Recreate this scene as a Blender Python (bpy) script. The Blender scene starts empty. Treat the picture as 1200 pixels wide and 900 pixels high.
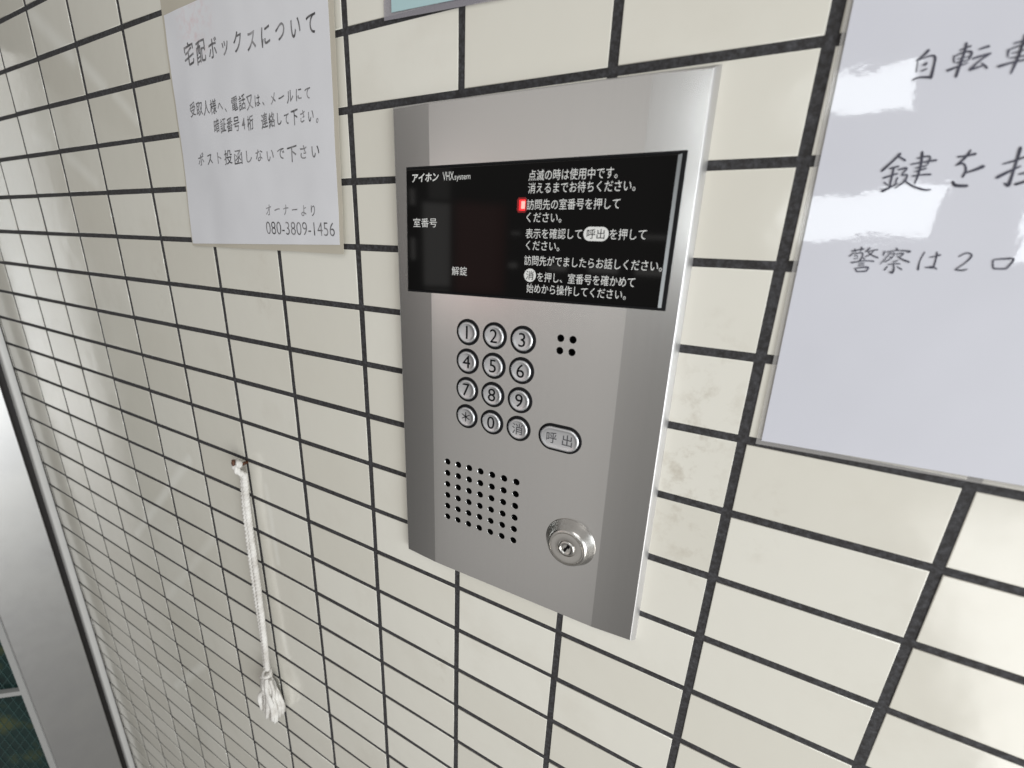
import bpy, bmesh, math, random
from mathutils import Matrix, Vector, noise

random.seed(7)
S = bpy.context.scene
C = S.collection
H = 1.60                                   # height of the tile joint the layout is measured from
R_ = math.radians

# ------------------------------------------------------------------ camera
F_PX = 497.058                             # focal length in pixels of a 1200-wide frame
CAM = Vector((0.27945, -0.26826, -0.00110 + H))
ROT = Matrix(((0.88980254, -0.16919274, 0.42382219),
              (0.45421303, 0.23867354, -0.85832713),
              (0.04406757, 0.95624723, 0.28922187)))
cd = bpy.data.cameras.new('camera')
cam = bpy.data.objects.new('camera', cd)
C.objects.link(cam)
cam.matrix_world = Matrix.Translation(CAM) @ ROT.to_4x4()
cd.sensor_width = 36.0
cd.lens = F_PX / 1200 * 36
cd.clip_start = 0.005
cd.clip_end = 100
cd.dof.use_dof = True
cd.dof.focus_distance = 0.36
cd.dof.aperture_fstop = 6.5
S.camera = cam


def at(px, py, y=0.0):
    """the point of the plane y = const that the photograph shows at pixel px, py"""
    d = ROT @ Vector(((px - 600) / F_PX, -(py - 450) / F_PX, -1.0))
    return CAM + d * ((y - CAM.y) / d.y)


# ------------------------------------------------------------------ exposure, world
S.view_settings.view_transform = 'Standard'
S.view_settings.look = 'None'
S.view_settings.exposure = 0.10
S.view_settings.gamma = 1.0
W = bpy.data.worlds.new('World')
S.world = W
W.use_nodes = True
wn, wl = W.node_tree.nodes, W.node_tree.links
bg = wn['Background']
wtc = wn.new('ShaderNodeTexCoord')


def direction(az, el):
    a, e = R_(az), R_(el)
    return (math.sin(a) * math.cos(e), -math.cos(a) * math.cos(e), math.sin(e))


def lobe(vec, lo, hi, amount):
    d = wn.new('ShaderNodeVectorMath'); d.operation = 'DOT_PRODUCT'
    wl.new(wtc.outputs['Generated'], d.inputs[0]); d.inputs[1].default_value = vec
    m = wn.new('ShaderNodeMapRange'); m.interpolation_type = 'SMOOTHSTEP'
    wl.new(d.outputs['Value'], m.inputs['Value'])
    m.inputs['From Min'].default_value = lo; m.inputs['From Max'].default_value = hi
    m.inputs['To Min'].default_value = 0; m.inputs['To Max'].default_value = amount
    return m.outputs['Result']


def math_node(op, a, b=None):
    n = wn.new('ShaderNodeMath'); n.operation = op
    for k, v in enumerate((a, b)):
        if v is None:
            continue
        if isinstance(v, (int, float)):
            n.inputs[k].default_value = v
        else:
            wl.new(v, n.inputs[k])
    return n.outputs[0]


sep = wn.new('ShaderNodeSeparateXYZ'); wl.new(wtc.outputs['Generated'], sep.inputs[0])
AZ = math_node('MULTIPLY', math_node('ARCTAN2', sep.outputs[0], math_node('MULTIPLY', sep.outputs[1], -1.0)), 180 / math.pi)
EL = math_node('MULTIPLY', math_node('ARCSINE', sep.outputs[2]), 180 / math.pi)


def band(x, lo, hi, soft):
    out = []
    for edge, flip in ((lo, False), (hi, True)):
        m = wn.new('ShaderNodeMapRange'); m.interpolation_type = 'SMOOTHSTEP'
        wl.new(x, m.inputs['Value'])
        m.inputs['From Min'].default_value = edge - soft; m.inputs['From Max'].default_value = edge + soft
        m.inputs['To Min'].default_value = 1.0 if flip else 0.0; m.inputs['To Max'].default_value = 0.0 if flip else 1.0
        out.append(m.outputs['Result'])
    return math_node('MULTIPLY', *out)


def pane(a0, a1, e0, e1, amount, soft=0.25):
    """a far window or doorway of the lobby, by azimuth and elevation"""
    return math_node('MULTIPLY', math_node('MULTIPLY', band(AZ, a0, a1, soft), band(EL, e0, e1, soft)), amount)


acc = 0.29
for L in [lobe((0, 0, 1), -0.25, 0.9, 0.14),               # pale ceiling
          lobe((0, 0, -1), 0.25, 0.95, -0.06),             # darker floor
          math_node('MULTIPLY', math_node('MULTIPLY', band(AZ, -42.0, -5.0, 7.0), band(EL, -50.0, 24.0, 14.0)), 0.40),       # bright band added so the panel's flat middle outshines its wings
          lobe(direction(-58, -16), 0.62, 1.0, -0.20),     # dim corner on the door side
          lobe(direction(9, -38), 0.70, 1.0, -0.06),
          lobe(direction(-80, 12), 0.90, 1.0, -0.30),
          pane(-38.3, -35.0, -4.2, 5.8, 2.0), pane(-38.3, -35.0, -9.0, -4.6, 0.9), pane(-37.6, -35.0, 6.2, 12.0, 0.8),
          pane(-34.0, -29.2, -4.5, 5.8, 0.15, 0.8),
          pane(-39.8, -39.3, 5.4, 7.2, 2.6, 0.12), pane(-39.8, -39.4, -1.0, 1.6, 3.0, 0.12),
          pane(-27.4, -26.3, -1.5, -0.9, 2.7, 0.12), pane(-22.2, -19.9, -1.6, -0.9, 3.7, 0.12), pane(-17.1, -13.4, -1.6, -0.9, 3.7, 0.12),
          pane(-11.3, -7.8, -1.6, -0.9, 3.4, 0.12), pane(-27.2, -26.1, 2.6, 2.9, 3.1, 0.1), pane(-11.0, -7.8, 2.7, 3.1, 3.1, 0.1)]:
    acc = math_node('ADD', L, acc)
cm = wn.new('ShaderNodeVectorMath'); cm.operation = 'SCALE'
cm.inputs[0].default_value = (1.0, 0.975, 0.94)
wl.new(acc, cm.inputs['Scale'])
red = wn.new('ShaderNodeVectorMath'); red.operation = 'SCALE'
red.inputs[0].default_value = (1.0, 0.22, 0.18)
wl.new(pane(-34.4, -28.0, -5.0, 6.0, 0.65, 0.8), red.inputs['Scale'])
rad = wn.new('ShaderNodeVectorMath'); rad.operation = 'ADD'
wl.new(cm.outputs['Vector'], rad.inputs[0]); wl.new(red.outputs['Vector'], rad.inputs[1])
wl.new(rad.outputs['Vector'], bg.inputs['Color'])
bg.inputs['Strength'].default_value = 0.80


def area(name, loc, target, sx, sy, radiance, col):
    l = bpy.data.lights.new(name, 'AREA')
    l.shape = 'RECTANGLE'; l.size = sx; l.size_y = sy
    l.energy = radiance * math.pi * sx * sy
    l.color = col
    o = bpy.data.objects.new(name, l); C.objects.link(o)
    o.location = loc
    o.rotation_euler = (Vector(target) - Vector(loc)).to_track_quat('-Z', 'Z').to_euler()
    return o


area('upper_right_key', (0.85, -0.92, 0.90 + H), (0.42, 0, -0.08 + H), 0.75, 0.5, 3.0, (1.0, 0.985, 0.965))  # unseen lamp added above right so the wall dims towards the left
area('daylight_doorway', (2.5, -1.05, -0.22 + H), (-0.9, -0.05, -0.22 + H), 1.1, 1.08, 8.6, (0.90, 0.96, 1.0))
area('low_right_fill', (1.35, -0.95, -0.85 + H), (0.15, 0, -0.40 + H), 0.9, 0.9, 4.5, (1.0, 0.99, 0.965))  # unseen fill light added to brighten the lower tiles and panel
area('window_lower', (0.755, -2.5, 0.235 + H), (0.755, 0, 0.235 + H), 0.59, 0.17, 8.0, (0.93, 0.98, 1.0))
area('window_upper', (0.66, -2.5, 0.790 + H), (0.66, 0, 0.790 + H), 0.40, 0.17, 8.0, (0.93, 0.98, 1.0))
area('window_side', (1.44, -2.5, 0.235 + H), (1.44, 0, 0.235 + H), 0.20, 0.34, 8.5, (0.93, 0.98, 1.0))


# ------------------------------------------------------------------ materials
def mat(name, col, rough=0.5, metal=0.0, **kw):
    m = bpy.data.materials.new(name); m.use_nodes = True
    b = m.node_tree.nodes['Principled BSDF']
    b.inputs['Base Color'].default_value = (*col, 1)
    b.inputs['Roughness'].default_value = rough
    b.inputs['Metallic'].default_value = metal
    for k, v in kw.items():
        b.inputs[k.replace('_', ' ')].default_value = v
    return m


def nd(m, t, **kw):
    n = m.node_tree.nodes.new(t)
    for k, v in kw.items():
        if hasattr(n, k) and not k[0].isupper():
            setattr(n, k, v)
        else:
            n.inputs[k.replace('_', ' ')].default_value = v
    return n


def lk(m, a, b):
    m.node_tree.links.new(a, b)


def bsdf(m):
    return m.node_tree.nodes['Principled BSDF']


def noise_tex(m, scale, detail=4, rough=0.55, stretch=None):
    tc = nd(m, 'ShaderNodeTexCoord')
    n = nd(m, 'ShaderNodeTexNoise', Scale=scale, Detail=detail, Roughness=rough)
    if stretch:
        mp = nd(m, 'ShaderNodeMapping')
        mp.inputs['Scale'].default_value = stretch
        lk(m, tc.outputs['Object'], mp.inputs['Vector'])
        lk(m, mp.outputs['Vector'], n.inputs['Vector'])
    else:
        lk(m, tc.outputs['Object'], n.inputs['Vector'])
    return n.outputs['Fac']


def ramp(m, fac, stops):
    r = nd(m, 'ShaderNodeValToRGB')
    while len(r.color_ramp.elements) < len(stops):
        r.color_ramp.elements.new(0.5)
    for e, (p, c) in zip(r.color_ramp.elements, stops):
        e.position = p
        e.color = (*c, 1) if len(c) == 3 else c
    lk(m, fac, r.inputs['Fac'])
    return r.outputs['Color']


def mix(m, fac, a, b, mode='MIX'):
    n = nd(m, 'ShaderNodeMix', data_type='RGBA', blend_type=mode)
    for s, i in ((fac, 0), (a, 6), (b, 7)):
        if isinstance(s, (int, float)):
            n.inputs[i].default_value = s
        elif isinstance(s, tuple):
            n.inputs[i].default_value = (*s, 1)
        else:
            lk(m, s, n.inputs[i])
    return n.outputs[2]


def bump(m, h, strength, dist):
    b = nd(m, 'ShaderNodeBump', Strength=strength, Distance=dist)
    lk(m, h, b.inputs['Height'])
    lk(m, b.outputs['Normal'], bsdf(m).inputs['Normal'])
    return b


# glazed tile: cream glaze, a tint per tile, faint grime
M_tile = mat('cream_glaze', (0.74, 0.71, 0.64), 0.16, Specular_IOR_Level=0.55)
at_ = nd(M_tile, 'ShaderNodeAttribute', attribute_name='tint')
base = mix(M_tile, at_.outputs['Fac'], (0.665, 0.64, 0.565), (0.75, 0.73, 0.66))
g1 = ramp(M_tile, noise_tex(M_tile, 9, 6, 0.62), [(0.52, (0, 0, 0)), (0.80, (1, 1, 1))])
base = mix(M_tile, g1, base, (0.66, 0.63, 0.555))
g2 = ramp(M_tile, noise_tex(M_tile, 160, 3, 0.7), [(0.735, (0, 0, 0)), (0.80, (1, 1, 1))])
g2m = mix(M_tile, g1, (0, 0, 0), g2)
base = mix(M_tile, g2m, base, (0.25, 0.22, 0.18))
# brown-grey smears right of the intercom, and a few stray scuffs
wall_origin = Vector((-0.08, 0, 0))         # object origin of the wall
tcs = nd(M_tile, 'ShaderNodeTexCoord')
mps = nd(M_tile, 'ShaderNodeMapping'); mps.inputs['Scale'].default_value = (1.6, 1.0, 0.55)
lk(M_tile, tcs.outputs['Object'], mps.inputs['Vector'])
smn = ramp(M_tile, noise_tex(M_tile, 62, 6, 0.68), [(0.50, (0, 0, 0)), (0.68, (1, 1, 1))])
for (sx, sz, r0, r1, k) in ((0.358, -0.092, 0.010, 0.045, 0.48), (0.350, -0.140, 0.010, 0.040, 0.45), (0.365, -0.175, 0.005, 0.030, 0.35),
                            (0.130, -0.018, 0.004, 0.020, 0.6), (-0.24, -0.055, 0.003, 0.030, 0.35), (-0.05, -0.040, 0.003, 0.030, 0.35),
                            (0.16, -0.40, 0.003, 0.025, 0.45), (0.40, -0.150, 0.003, 0.020, 0.4)):
    dv = nd(M_tile, 'ShaderNodeVectorMath', operation='DISTANCE')
    lk(M_tile, mps.outputs['Vector'], dv.inputs[0]); dv.inputs[1].default_value = (sx * 1.6, 0, (sz + H) * 0.55)
    mr_ = nd(M_tile, 'ShaderNodeMapRange'); lk(M_tile, dv.outputs['Value'], mr_.inputs['Value'])
    mr_.inputs['From Min'].default_value = r0; mr_.inputs['From Max'].default_value = r1
    mr_.inputs['To Min'].default_value = k; mr_.inputs['To Max'].default_value = 0
    base = mix(M_tile, mix(M_tile, mr_.outputs['Result'], (0, 0, 0), smn), base, (0.45, 0.40, 0.32))
# pale soft-edged streaks mixed into the glaze colour
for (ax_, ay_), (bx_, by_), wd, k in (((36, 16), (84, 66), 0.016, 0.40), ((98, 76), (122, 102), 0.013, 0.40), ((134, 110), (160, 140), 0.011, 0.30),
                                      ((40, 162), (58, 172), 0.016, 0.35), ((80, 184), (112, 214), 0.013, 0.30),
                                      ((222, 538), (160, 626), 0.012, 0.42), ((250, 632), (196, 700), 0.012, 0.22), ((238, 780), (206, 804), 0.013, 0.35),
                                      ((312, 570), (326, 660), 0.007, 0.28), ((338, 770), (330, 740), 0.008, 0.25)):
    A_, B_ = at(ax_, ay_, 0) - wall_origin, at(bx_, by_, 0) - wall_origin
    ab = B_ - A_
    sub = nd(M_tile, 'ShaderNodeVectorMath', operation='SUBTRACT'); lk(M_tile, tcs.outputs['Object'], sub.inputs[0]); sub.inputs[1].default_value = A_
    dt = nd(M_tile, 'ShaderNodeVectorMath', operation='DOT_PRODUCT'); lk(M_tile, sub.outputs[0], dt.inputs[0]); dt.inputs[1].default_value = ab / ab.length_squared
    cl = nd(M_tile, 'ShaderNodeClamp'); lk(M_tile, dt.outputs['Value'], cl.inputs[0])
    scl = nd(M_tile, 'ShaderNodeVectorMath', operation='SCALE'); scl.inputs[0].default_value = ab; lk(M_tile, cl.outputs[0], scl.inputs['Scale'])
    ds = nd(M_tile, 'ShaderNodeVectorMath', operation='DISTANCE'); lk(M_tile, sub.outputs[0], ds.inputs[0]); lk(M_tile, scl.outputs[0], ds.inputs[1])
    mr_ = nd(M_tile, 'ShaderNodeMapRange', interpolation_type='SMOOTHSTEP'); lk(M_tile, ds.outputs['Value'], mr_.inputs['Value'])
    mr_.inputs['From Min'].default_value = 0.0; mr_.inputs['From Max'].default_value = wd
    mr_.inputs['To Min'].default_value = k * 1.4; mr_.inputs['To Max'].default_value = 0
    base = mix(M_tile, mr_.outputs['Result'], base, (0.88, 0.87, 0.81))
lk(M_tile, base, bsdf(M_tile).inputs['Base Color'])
rr = ramp(M_tile, noise_tex(M_tile, 14, 5, 0.6), [(0.35, (0.10,) * 3), (0.75, (0.22,) * 3)])
lk(M_tile, rr, bsdf(M_tile).inputs['Roughness'])
bump(M_tile, noise_tex(M_tile, 34, 2, 0.5), 0.07, 0.004)

# dark grout with pale dust
M_grout = mat('dark_grout', (0.025, 0.023, 0.022), 0.85)
gd = ramp(M_grout, noise_tex(M_grout, 330, 5, 0.7),
          [(0.40, (0.020, 0.018, 0.018)), (0.56, (0.042, 0.041, 0.044)), (0.80, (0.09, 0.09, 0.10))])
lk(M_grout, gd, bsdf(M_grout).inputs['Base Color'])
bump(M_grout, noise_tex(M_grout, 600, 4, 0.7), 0.5, 0.0008)

# satin stainless steel of the panel
def steel(name, col, rough, streak=(420, 420, 6), amt=0.05):
    m = mat(name, col, rough, 1.0)
    n = noise_tex(m, 1.0, 3, 0.6, streak)
    r = nd(m, 'ShaderNodeMapRange'); lk(m, n, r.inputs['Value'])
    r.inputs['To Min'].default_value = rough - amt; r.inputs['To Max'].default_value = rough + amt
    lk(m, r.outputs['Result'], bsdf(m).inputs['Roughness'])
    c = ramp(m, n, [(0.2, tuple(v * 0.985 for v in col)), (0.8, tuple(min(1, v * 1.01) for v in col))])
    lk(m, c, bsdf(m).inputs['Base Color'])
    return m


M_steel = steel('satin_stainless_steel', (0.70, 0.69, 0.675), 0.25, (420, 420, 6), 0.006)
M_rim = steel('bright_edge_steel', (0.62, 0.61, 0.605), 0.50)
M_key = steel('key_silver', (0.80, 0.81, 0.83), 0.36, (900, 900, 900), 0.03)
M_lock = steel('lock_nickel', (0.64, 0.62, 0.59), 0.26, (500, 500, 500), 0.03)
M_black = mat('black_rubber', (0.006, 0.006, 0.007), 0.6, Specular_IOR_Level=0.2)
M_void = mat('hole_shade', (0.004, 0.004, 0.004), 0.9, Specular_IOR_Level=0.1)  # near-black colour stands for the shade inside holes and keyway
M_glass = mat('black_display_glass', (0.0022, 0.0020, 0.0020), 0.05, Specular_IOR_Level=0.12)
M_edge_lit = mat('glass_edge_lit_side', (0.13, 0.135, 0.135), 0.3)  # right bevel only: the side light it catches is put into its grey
M_white = mat('white_print', (0.74, 0.74, 0.72), 0.5)
M_ink_key = mat('key_ink', (0.008, 0.008, 0.010), 0.7, Specular_IOR_Level=0.1)
M_ink_grey = mat('engraved_grey_ink', (0.075, 0.075, 0.085), 0.5)
M_led = mat('red_light', (0.5, 0.02, 0.02), 0.3)
bsdf(M_led).inputs['Emission Color'].default_value = (1.0, 0.012, 0.02, 1)
bsdf(M_led).inputs['Emission Strength'].default_value = 1.6
M_halo = mat('red_lamp_halo', (0.03, 0.002, 0.002), 0.2)  # dim red emission imitates the halo round the lit lamp
bsdf(M_halo).inputs['Emission Color'].default_value = (1.0, 0.01, 0.015, 1)
bsdf(M_halo).inputs['Emission Strength'].default_value = 0.16
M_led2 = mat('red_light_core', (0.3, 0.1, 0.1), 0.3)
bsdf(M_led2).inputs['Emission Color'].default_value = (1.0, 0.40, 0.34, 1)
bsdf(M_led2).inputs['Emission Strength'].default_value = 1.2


def paper_mat(name, col, blotch=None):
    m = mat(name, col, 0.5, 0.0, Coat_Weight=1.0, Coat_Roughness=0.04, Coat_IOR=1.5)
    f = noise_tex(m, 14, 3, 0.5)
    c = ramp(m, f, [(0.3, tuple(v * 0.96 for v in col)), (0.7, col)])
    if blotch:                              # faded pink stamp in one corner
        tc = nd(m, 'ShaderNodeTexCoord')
        vm = nd(m, 'ShaderNodeVectorMath', operation='DISTANCE')
        lk(m, tc.outputs['Object'], vm.inputs[0]); vm.inputs[1].default_value = blotch
        mr = nd(m, 'ShaderNodeMapRange'); lk(m, vm.outputs['Value'], mr.inputs['Value'])
        mr.inputs['From Min'].default_value = 0.012; mr.inputs['From Max'].default_value = 0.032
        mr.inputs['To Min'].default_value = 0.6; mr.inputs['To Max'].default_value = 0
        n2 = ramp(m, noise_tex(m, 130, 3, 0.6), [(0.45, (0, 0, 0)), (0.7, (1, 1, 1))])
        f2 = mix(m, mr.outputs['Result'], (0, 0, 0), n2)
        c = mix(m, f2, c, (0.70, 0.52, 0.53))
    lk(m, c, bsdf(m).inputs['Base Color'])
    b = nd(m, 'ShaderNodeBump', Strength=0.22, Distance=0.0022)
    big, fine_ = noise_tex(m, 22, 1.5, 0.5), noise_tex(m, 150, 2, 0.6)
    mx = nd(m, 'ShaderNodeMath', operation='MULTIPLY_ADD'); mx.inputs[1].default_value = 0.055
    lk(m, fine_, mx.inputs[0]); lk(m, big, mx.inputs[2])
    lk(m, mx.outputs[0], b.inputs['Height'])
    lk(m, b.outputs['Normal'], bsdf(m).inputs['Coat Normal'])
    return m


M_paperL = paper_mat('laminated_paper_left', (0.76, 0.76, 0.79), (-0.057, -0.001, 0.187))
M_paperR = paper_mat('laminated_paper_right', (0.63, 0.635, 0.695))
M_film = mat('laminate_film', (0.60, 0.555, 0.465), 0.12, Alpha=0.80)
M_filmR = mat('laminate_film_clear', (0.62, 0.60, 0.58), 0.08, Alpha=0.28)
M_teal = paper_mat('pale_teal_paper', (0.42, 0.60, 0.62))


def ink(name, dark, light):
    m = mat(name, dark, 0.45, Specular_IOR_Level=0.3)
    c = ramp(m, noise_tex(m, 75, 3, 0.6), [(0.38, dark), (0.72, light)])
    lk(m, c, bsdf(m).inputs['Base Color'])
    return m


M_inkL = ink('faded_black_ink', (0.060, 0.058, 0.060), (0.36, 0.35, 0.36))
M_inkR = ink('black_ink', (0.035, 0.035, 0.050), (0.085, 0.085, 0.12))

M_cord = mat('white_cotton_cord', (0.78, 0.755, 0.72), 0.9)
cn = noise_tex(M_cord, 900, 3, 0.7)
lk(M_cord, ramp(M_cord, noise_tex(M_cord, 60, 4, 0.6), [(0.3, (0.55, 0.52, 0.48)), (0.6, (0.74, 0.72, 0.685))]),
   bsdf(M_cord).inputs['Base Color'])
bump(M_cord, cn, 0.5, 0.0006)
M_rust = mat('rusty_iron', (0.10, 0.045, 0.025), 0.6, 0.5)
lk(M_rust, ramp(M_rust, noise_tex(M_rust, 500, 4), [(0.35, (0.05, 0.03, 0.025)), (0.7, (0.24, 0.10, 0.05))]),
   bsdf(M_rust).inputs['Base Color'])

M_post = steel('post_steel', (0.66, 0.66, 0.66), 0.38, (60, 60, 60), 0.03)
pn = ramp(M_post, noise_tex(M_post, 7, 5, 0.6), [(0.4, (0.66, 0.66, 0.65)), (0.62, (0.62, 0.62, 0.62))])
lk(M_post, pn, bsdf(M_post).inputs['Base Color'])
M_frame = steel('frame_aluminium', (0.74, 0.73, 0.71), 0.40, (30, 30, 4), 0.05)
M_trim = mat('pale_trim', (0.62, 0.61, 0.59), 0.38)
M_gasket = mat('dark_gasket', (0.018, 0.015, 0.014), 0.55)
M_bead = mat('grey_painted_bead', (0.40, 0.40, 0.39), 0.45)
M_pane = mat('dark_wired_glass', (0.012, 0.035, 0.032), 0.10, Specular_IOR_Level=0.15)
lk(M_pane, ramp(M_pane, noise_tex(M_pane, 10, 3), [(0.35, (0.005, 0.013, 0.012)), (0.55, (0.010, 0.030, 0.027)),
                                                    (0.72, (0.075, 0.085, 0.03))]),
   bsdf(M_pane).inputs['Base Color'])
M_wire = mat('glass_wire', (0.05, 0.10, 0.095), 0.5, 0.3)


# ------------------------------------------------------------------ builders
def tag(o, label, cat, group=None):
    o['label'] = label; o['category'] = cat
    if group:
        o['group'] = group
    return o


def thing(name, label, cat, loc, group=None):
    o = bpy.data.objects.new(name, None); C.objects.link(o)
    o.location = loc
    o.empty_display_size = 0.02
    return tag(o, label, cat, group)


def root_loc(parent):
    v = Vector((0, 0, 0))
    while parent is not None:
        v += parent.location
        parent = parent.parent
    return v


def obj(name, verts, faces, m, parent=None, smooth=False, flat_idx=(), mats=None, midx=None, origin=None):
    """one mesh object from world-space vertices"""
    off = root_loc(parent)
    o_loc = Vector((0, 0, 0))
    if origin is not None:
        o_loc = Vector(origin) - off
    me = bpy.data.meshes.new(name)
    me.from_pydata([Vector(v) - off - o_loc for v in verts], [], faces)
    for mm in (mats or [m]):
        me.materials.append(mm)
    if smooth:
        me.polygons.foreach_set('use_smooth', [i not in flat_idx for i in range(len(me.polygons))] if flat_idx
                                else [True] * len(me.polygons))
    if midx:
        me.polygons.foreach_set('material_index', midx)
    me.update()
    o = bpy.data.objects.new(name, me); C.objects.link(o)
    o.location = o_loc
    if parent is not None:
        o.parent = parent
    return o


class MB:
    def __init__(s):
        s.v, s.f = [], []

    def add(s, v, f):
        n = len(s.v)
        s.v += [Vector(p) for p in v]
        s.f += [tuple(i + n for i in q) for q in f]

    def box(s, a, b):
        (x0, y0, z0), (x1, y1, z1) = a, b
        s.add([(x0, y0, z0), (x1, y0, z0), (x1, y1, z0), (x0, y1, z0), (x0, y0, z1), (x1, y0, z1), (x1, y1, z1), (x0, y1, z1)],
              [(0, 3, 2, 1), (4, 5, 6, 7), (0, 1, 5, 4), (1, 2, 6, 5), (2, 3, 7, 6), (3, 0, 4, 7)])

    def loops(s, rings, cap0=True, cap1=True):
        n = len(rings[0]); k = len(s.v)
        for r in rings:
            s.v += [Vector(p) for p in r]
        for i in range(len(rings) - 1):
            for j in range(n):
                a, b = k + i * n + j, k + i * n + (j + 1) % n
                s.f.append((a, b, b + n, a + n))
        if cap0:
            s.f.append(tuple(k + j for j in reversed(range(n))))
        if cap1:
            s.f.append(tuple(k + (len(rings) - 1) * n + j for j in range(n)))

    def tube(s, pts, rad, n=8):
        rings = []
        up = Vector((0.3, -1, 0.2)).normalized()
        for i, p in enumerate(pts):
            t = (pts[min(i + 1, len(pts) - 1)] - pts[max(i - 1, 0)]).normalized()
            a = up.cross(t)
            a = a.normalized() if a.length > 1e-6 else Vector((1, 0, 0))
            b = t.cross(a)
            r = rad[i] if isinstance(rad, (list, tuple)) else rad
            rr = r if callable(r) else (lambda th, r=r: r)
            rings.append([p + (a * math.cos(th) + b * math.sin(th)) * rr(th) for th in
                          [2 * math.pi * j / n for j in range(n)]])
        s.loops(rings)

    def build(s, name, m, parent=None, smooth=False, **kw):
        return obj(name, s.v, s.f, m, parent, smooth, **kw)


def sharp(o, deg=35):
    """shade smooth but keep edges steeper than deg sharp"""
    me = o.data
    bm = bmesh.new(); bm.from_mesh(me)
    for f in bm.faces:
        f.smooth = True
    for e in bm.edges:
        if len(e.link_faces) == 2 and e.calc_face_angle(0) > R_(deg):
            e.smooth = False
    bm.normal_update()
    bmesh.ops.recalc_face_normals(bm, faces=bm.faces)
    bm.to_mesh(me); bm.free()
    return o


def stadium(cx, cz, hw, hh, y, n=16):
    """ring of a pill (or circle, hw == hh) in the plane y"""
    r = min(hw, hh); e = max(hw - r, 0)
    pts = []
    for k in range(2 * n):
        th = math.pi * (k + 0.5) / n
        sx = e if math.cos(th) > 0 else -e
        pts.append((cx + sx + r * math.cos(th), y, cz + r * math.sin(th)))
    return pts


def pill(cx, cz, hw, hh, prof, y0, n=16, cap=True):
    """prof: (inset, height) pairs, turned out of the plane y0 towards the viewer"""
    m = MB()
    m.loops([stadium(cx, cz, hw - i, hh - i, y0 - h, n) for i, h in prof], True, cap)
    return m


# ------------------------------------------------------------------ tiled wall
PX, PZ = 0.100, 0.049358                 # tile pitch
JX, JZ = 0.0056, 0.0051                  # joint widths
X0, X1 = -0.908, 0.75
wall = thing('tiled_wall', 'wall of cream glazed oblong tiles in straight rows with dark joints behind the steel intercom',
             'wall', (-0.08, 0, 0))
tv, tf, tint, flat = [], [], [], set()
for c in range(-10, 7):
    for r in range(-8, 36):
        xa, xb = c * PX + JX / 2, (c + 1) * PX - JX / 2
        if xb < X0 or xa > X1:
            continue
        xa, xb = max(xa, X0), min(xb, X1)
        zb, za = H - r * PZ - JZ / 2, H - (r + 1) * PZ + JZ / 2
        j = lambda s=0.0003: random.uniform(-s, s)
        xa += j(); xb += j(); za += j(); zb += j()
        tx, tz, oy = random.gauss(0, 0.0016), random.gauss(0, 0.0022), j(0.00010)
        cx, cz = (xa + xb) / 2, (za + zb) / 2
        n0 = len(tv)
        for ins, dy in ((0, 0.0016), (0, 0.00026), (0.00008, 0.00009), (0.00026, 0.00002), (0.0006, 0.0)):
            for x, z in ((xa + ins, za + ins), (xb - ins, za + ins), (xb - ins, zb - ins), (xa + ins, zb - ins)):
                tv.append(Vector((x, dy + oy + (x - cx) * tx + (z - cz) * tz, z)))
        for k in range(4):
            for q in range(4):
                a, b = n0 + k * 4 + q, n0 + k * 4 + (q + 1) % 4
                tf.append((a, b, b + 4, a + 4))
        flat.add(len(tf))
        tf.append((n0 + 16, n0 + 17, n0 + 18, n0 + 19))
        t = random.random()
        tint += [t] * 20
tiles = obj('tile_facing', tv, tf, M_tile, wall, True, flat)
ta = tiles.data.attributes.new('tint', 'FLOAT', 'POINT')
ta.data.foreach_set('value', tint)
g = MB()
g.box((X0, 0.00055, H - 35.9 * PZ), (X1, 0.06, H + 8 * PZ))
g.build('grout', M_grout, wall)

# ------------------------------------------------------------------ lettering
_font_cache = {}


def glyphs(s, offset=0.0, spacing=1.0):
    key = (s, offset, spacing)
    if key not in _font_cache:
        cu = bpy.data.curves.new('lettering', 'FONT')
        cu.body = s; cu.offset = offset; cu.space_character = spacing
        cu.resolution_u = 4
        o = bpy.data.objects.new('lettering', cu); C.objects.link(o)
        dg = bpy.context.evaluated_depsgraph_get()
        ev = o.evaluated_get(dg)
        me = ev.to_mesh()
        _font_cache[key] = ([(v.co.x, v.co.y) for v in me.vertices], [tuple(p.vertices) for p in me.polygons])
        ev.to_mesh_clear()
        bpy.data.objects.remove(o); bpy.data.curves.remove(cu)
    return _font_cache[key]


def text_line(mb, s, L, Rr, em=None, ratio=1.0, offset=0.0, slant=0.0, spacing=1.0, surf=None, mid=None):
    """set one line of writing so that its ink runs from L to Rr (points on a plane facing -y)"""
    v, f = glyphs(s, offset, spacing)
    x0, x1 = min(p[0] for p in v), max(p[0] for p in v)
    y0, y1 = min(p[1] for p in v), max(p[1] for p in v)
    if mid is None:
        mid = (y0 + y1) / 2
    ax = (Rr - L) / (x1 - x0)
    e = ax.length * ratio if em is None else em
    d = ax.normalized()
    up = Vector((-d.z, 0, d.x)) * e
    out = []
    for x, y in v:
        p = L + ax * (x - x0 + slant * (y - mid) * e / ax.length) + up * (y - mid)
        if surf:
            p.y = surf(p.x, p.z)
        out.append(p)
    mb.add(out, f)


# ------------------------------------------------------------------ intercom panel
panel = thing('intercom_panel', 'stainless steel intercom panel with black display, keypad and key lock on the tiled wall',
              'intercom', (0.152, 0, -0.272 + H))
YW, YC = -0.0067, -0.0090                # depth of the outer edges and of the flat middle
Q = {k: at(*p, YW) for k, p in dict(TL=(461, 128), TR=(836, 80), BR=(738, 750), BL=(479, 643)).items()}


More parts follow.
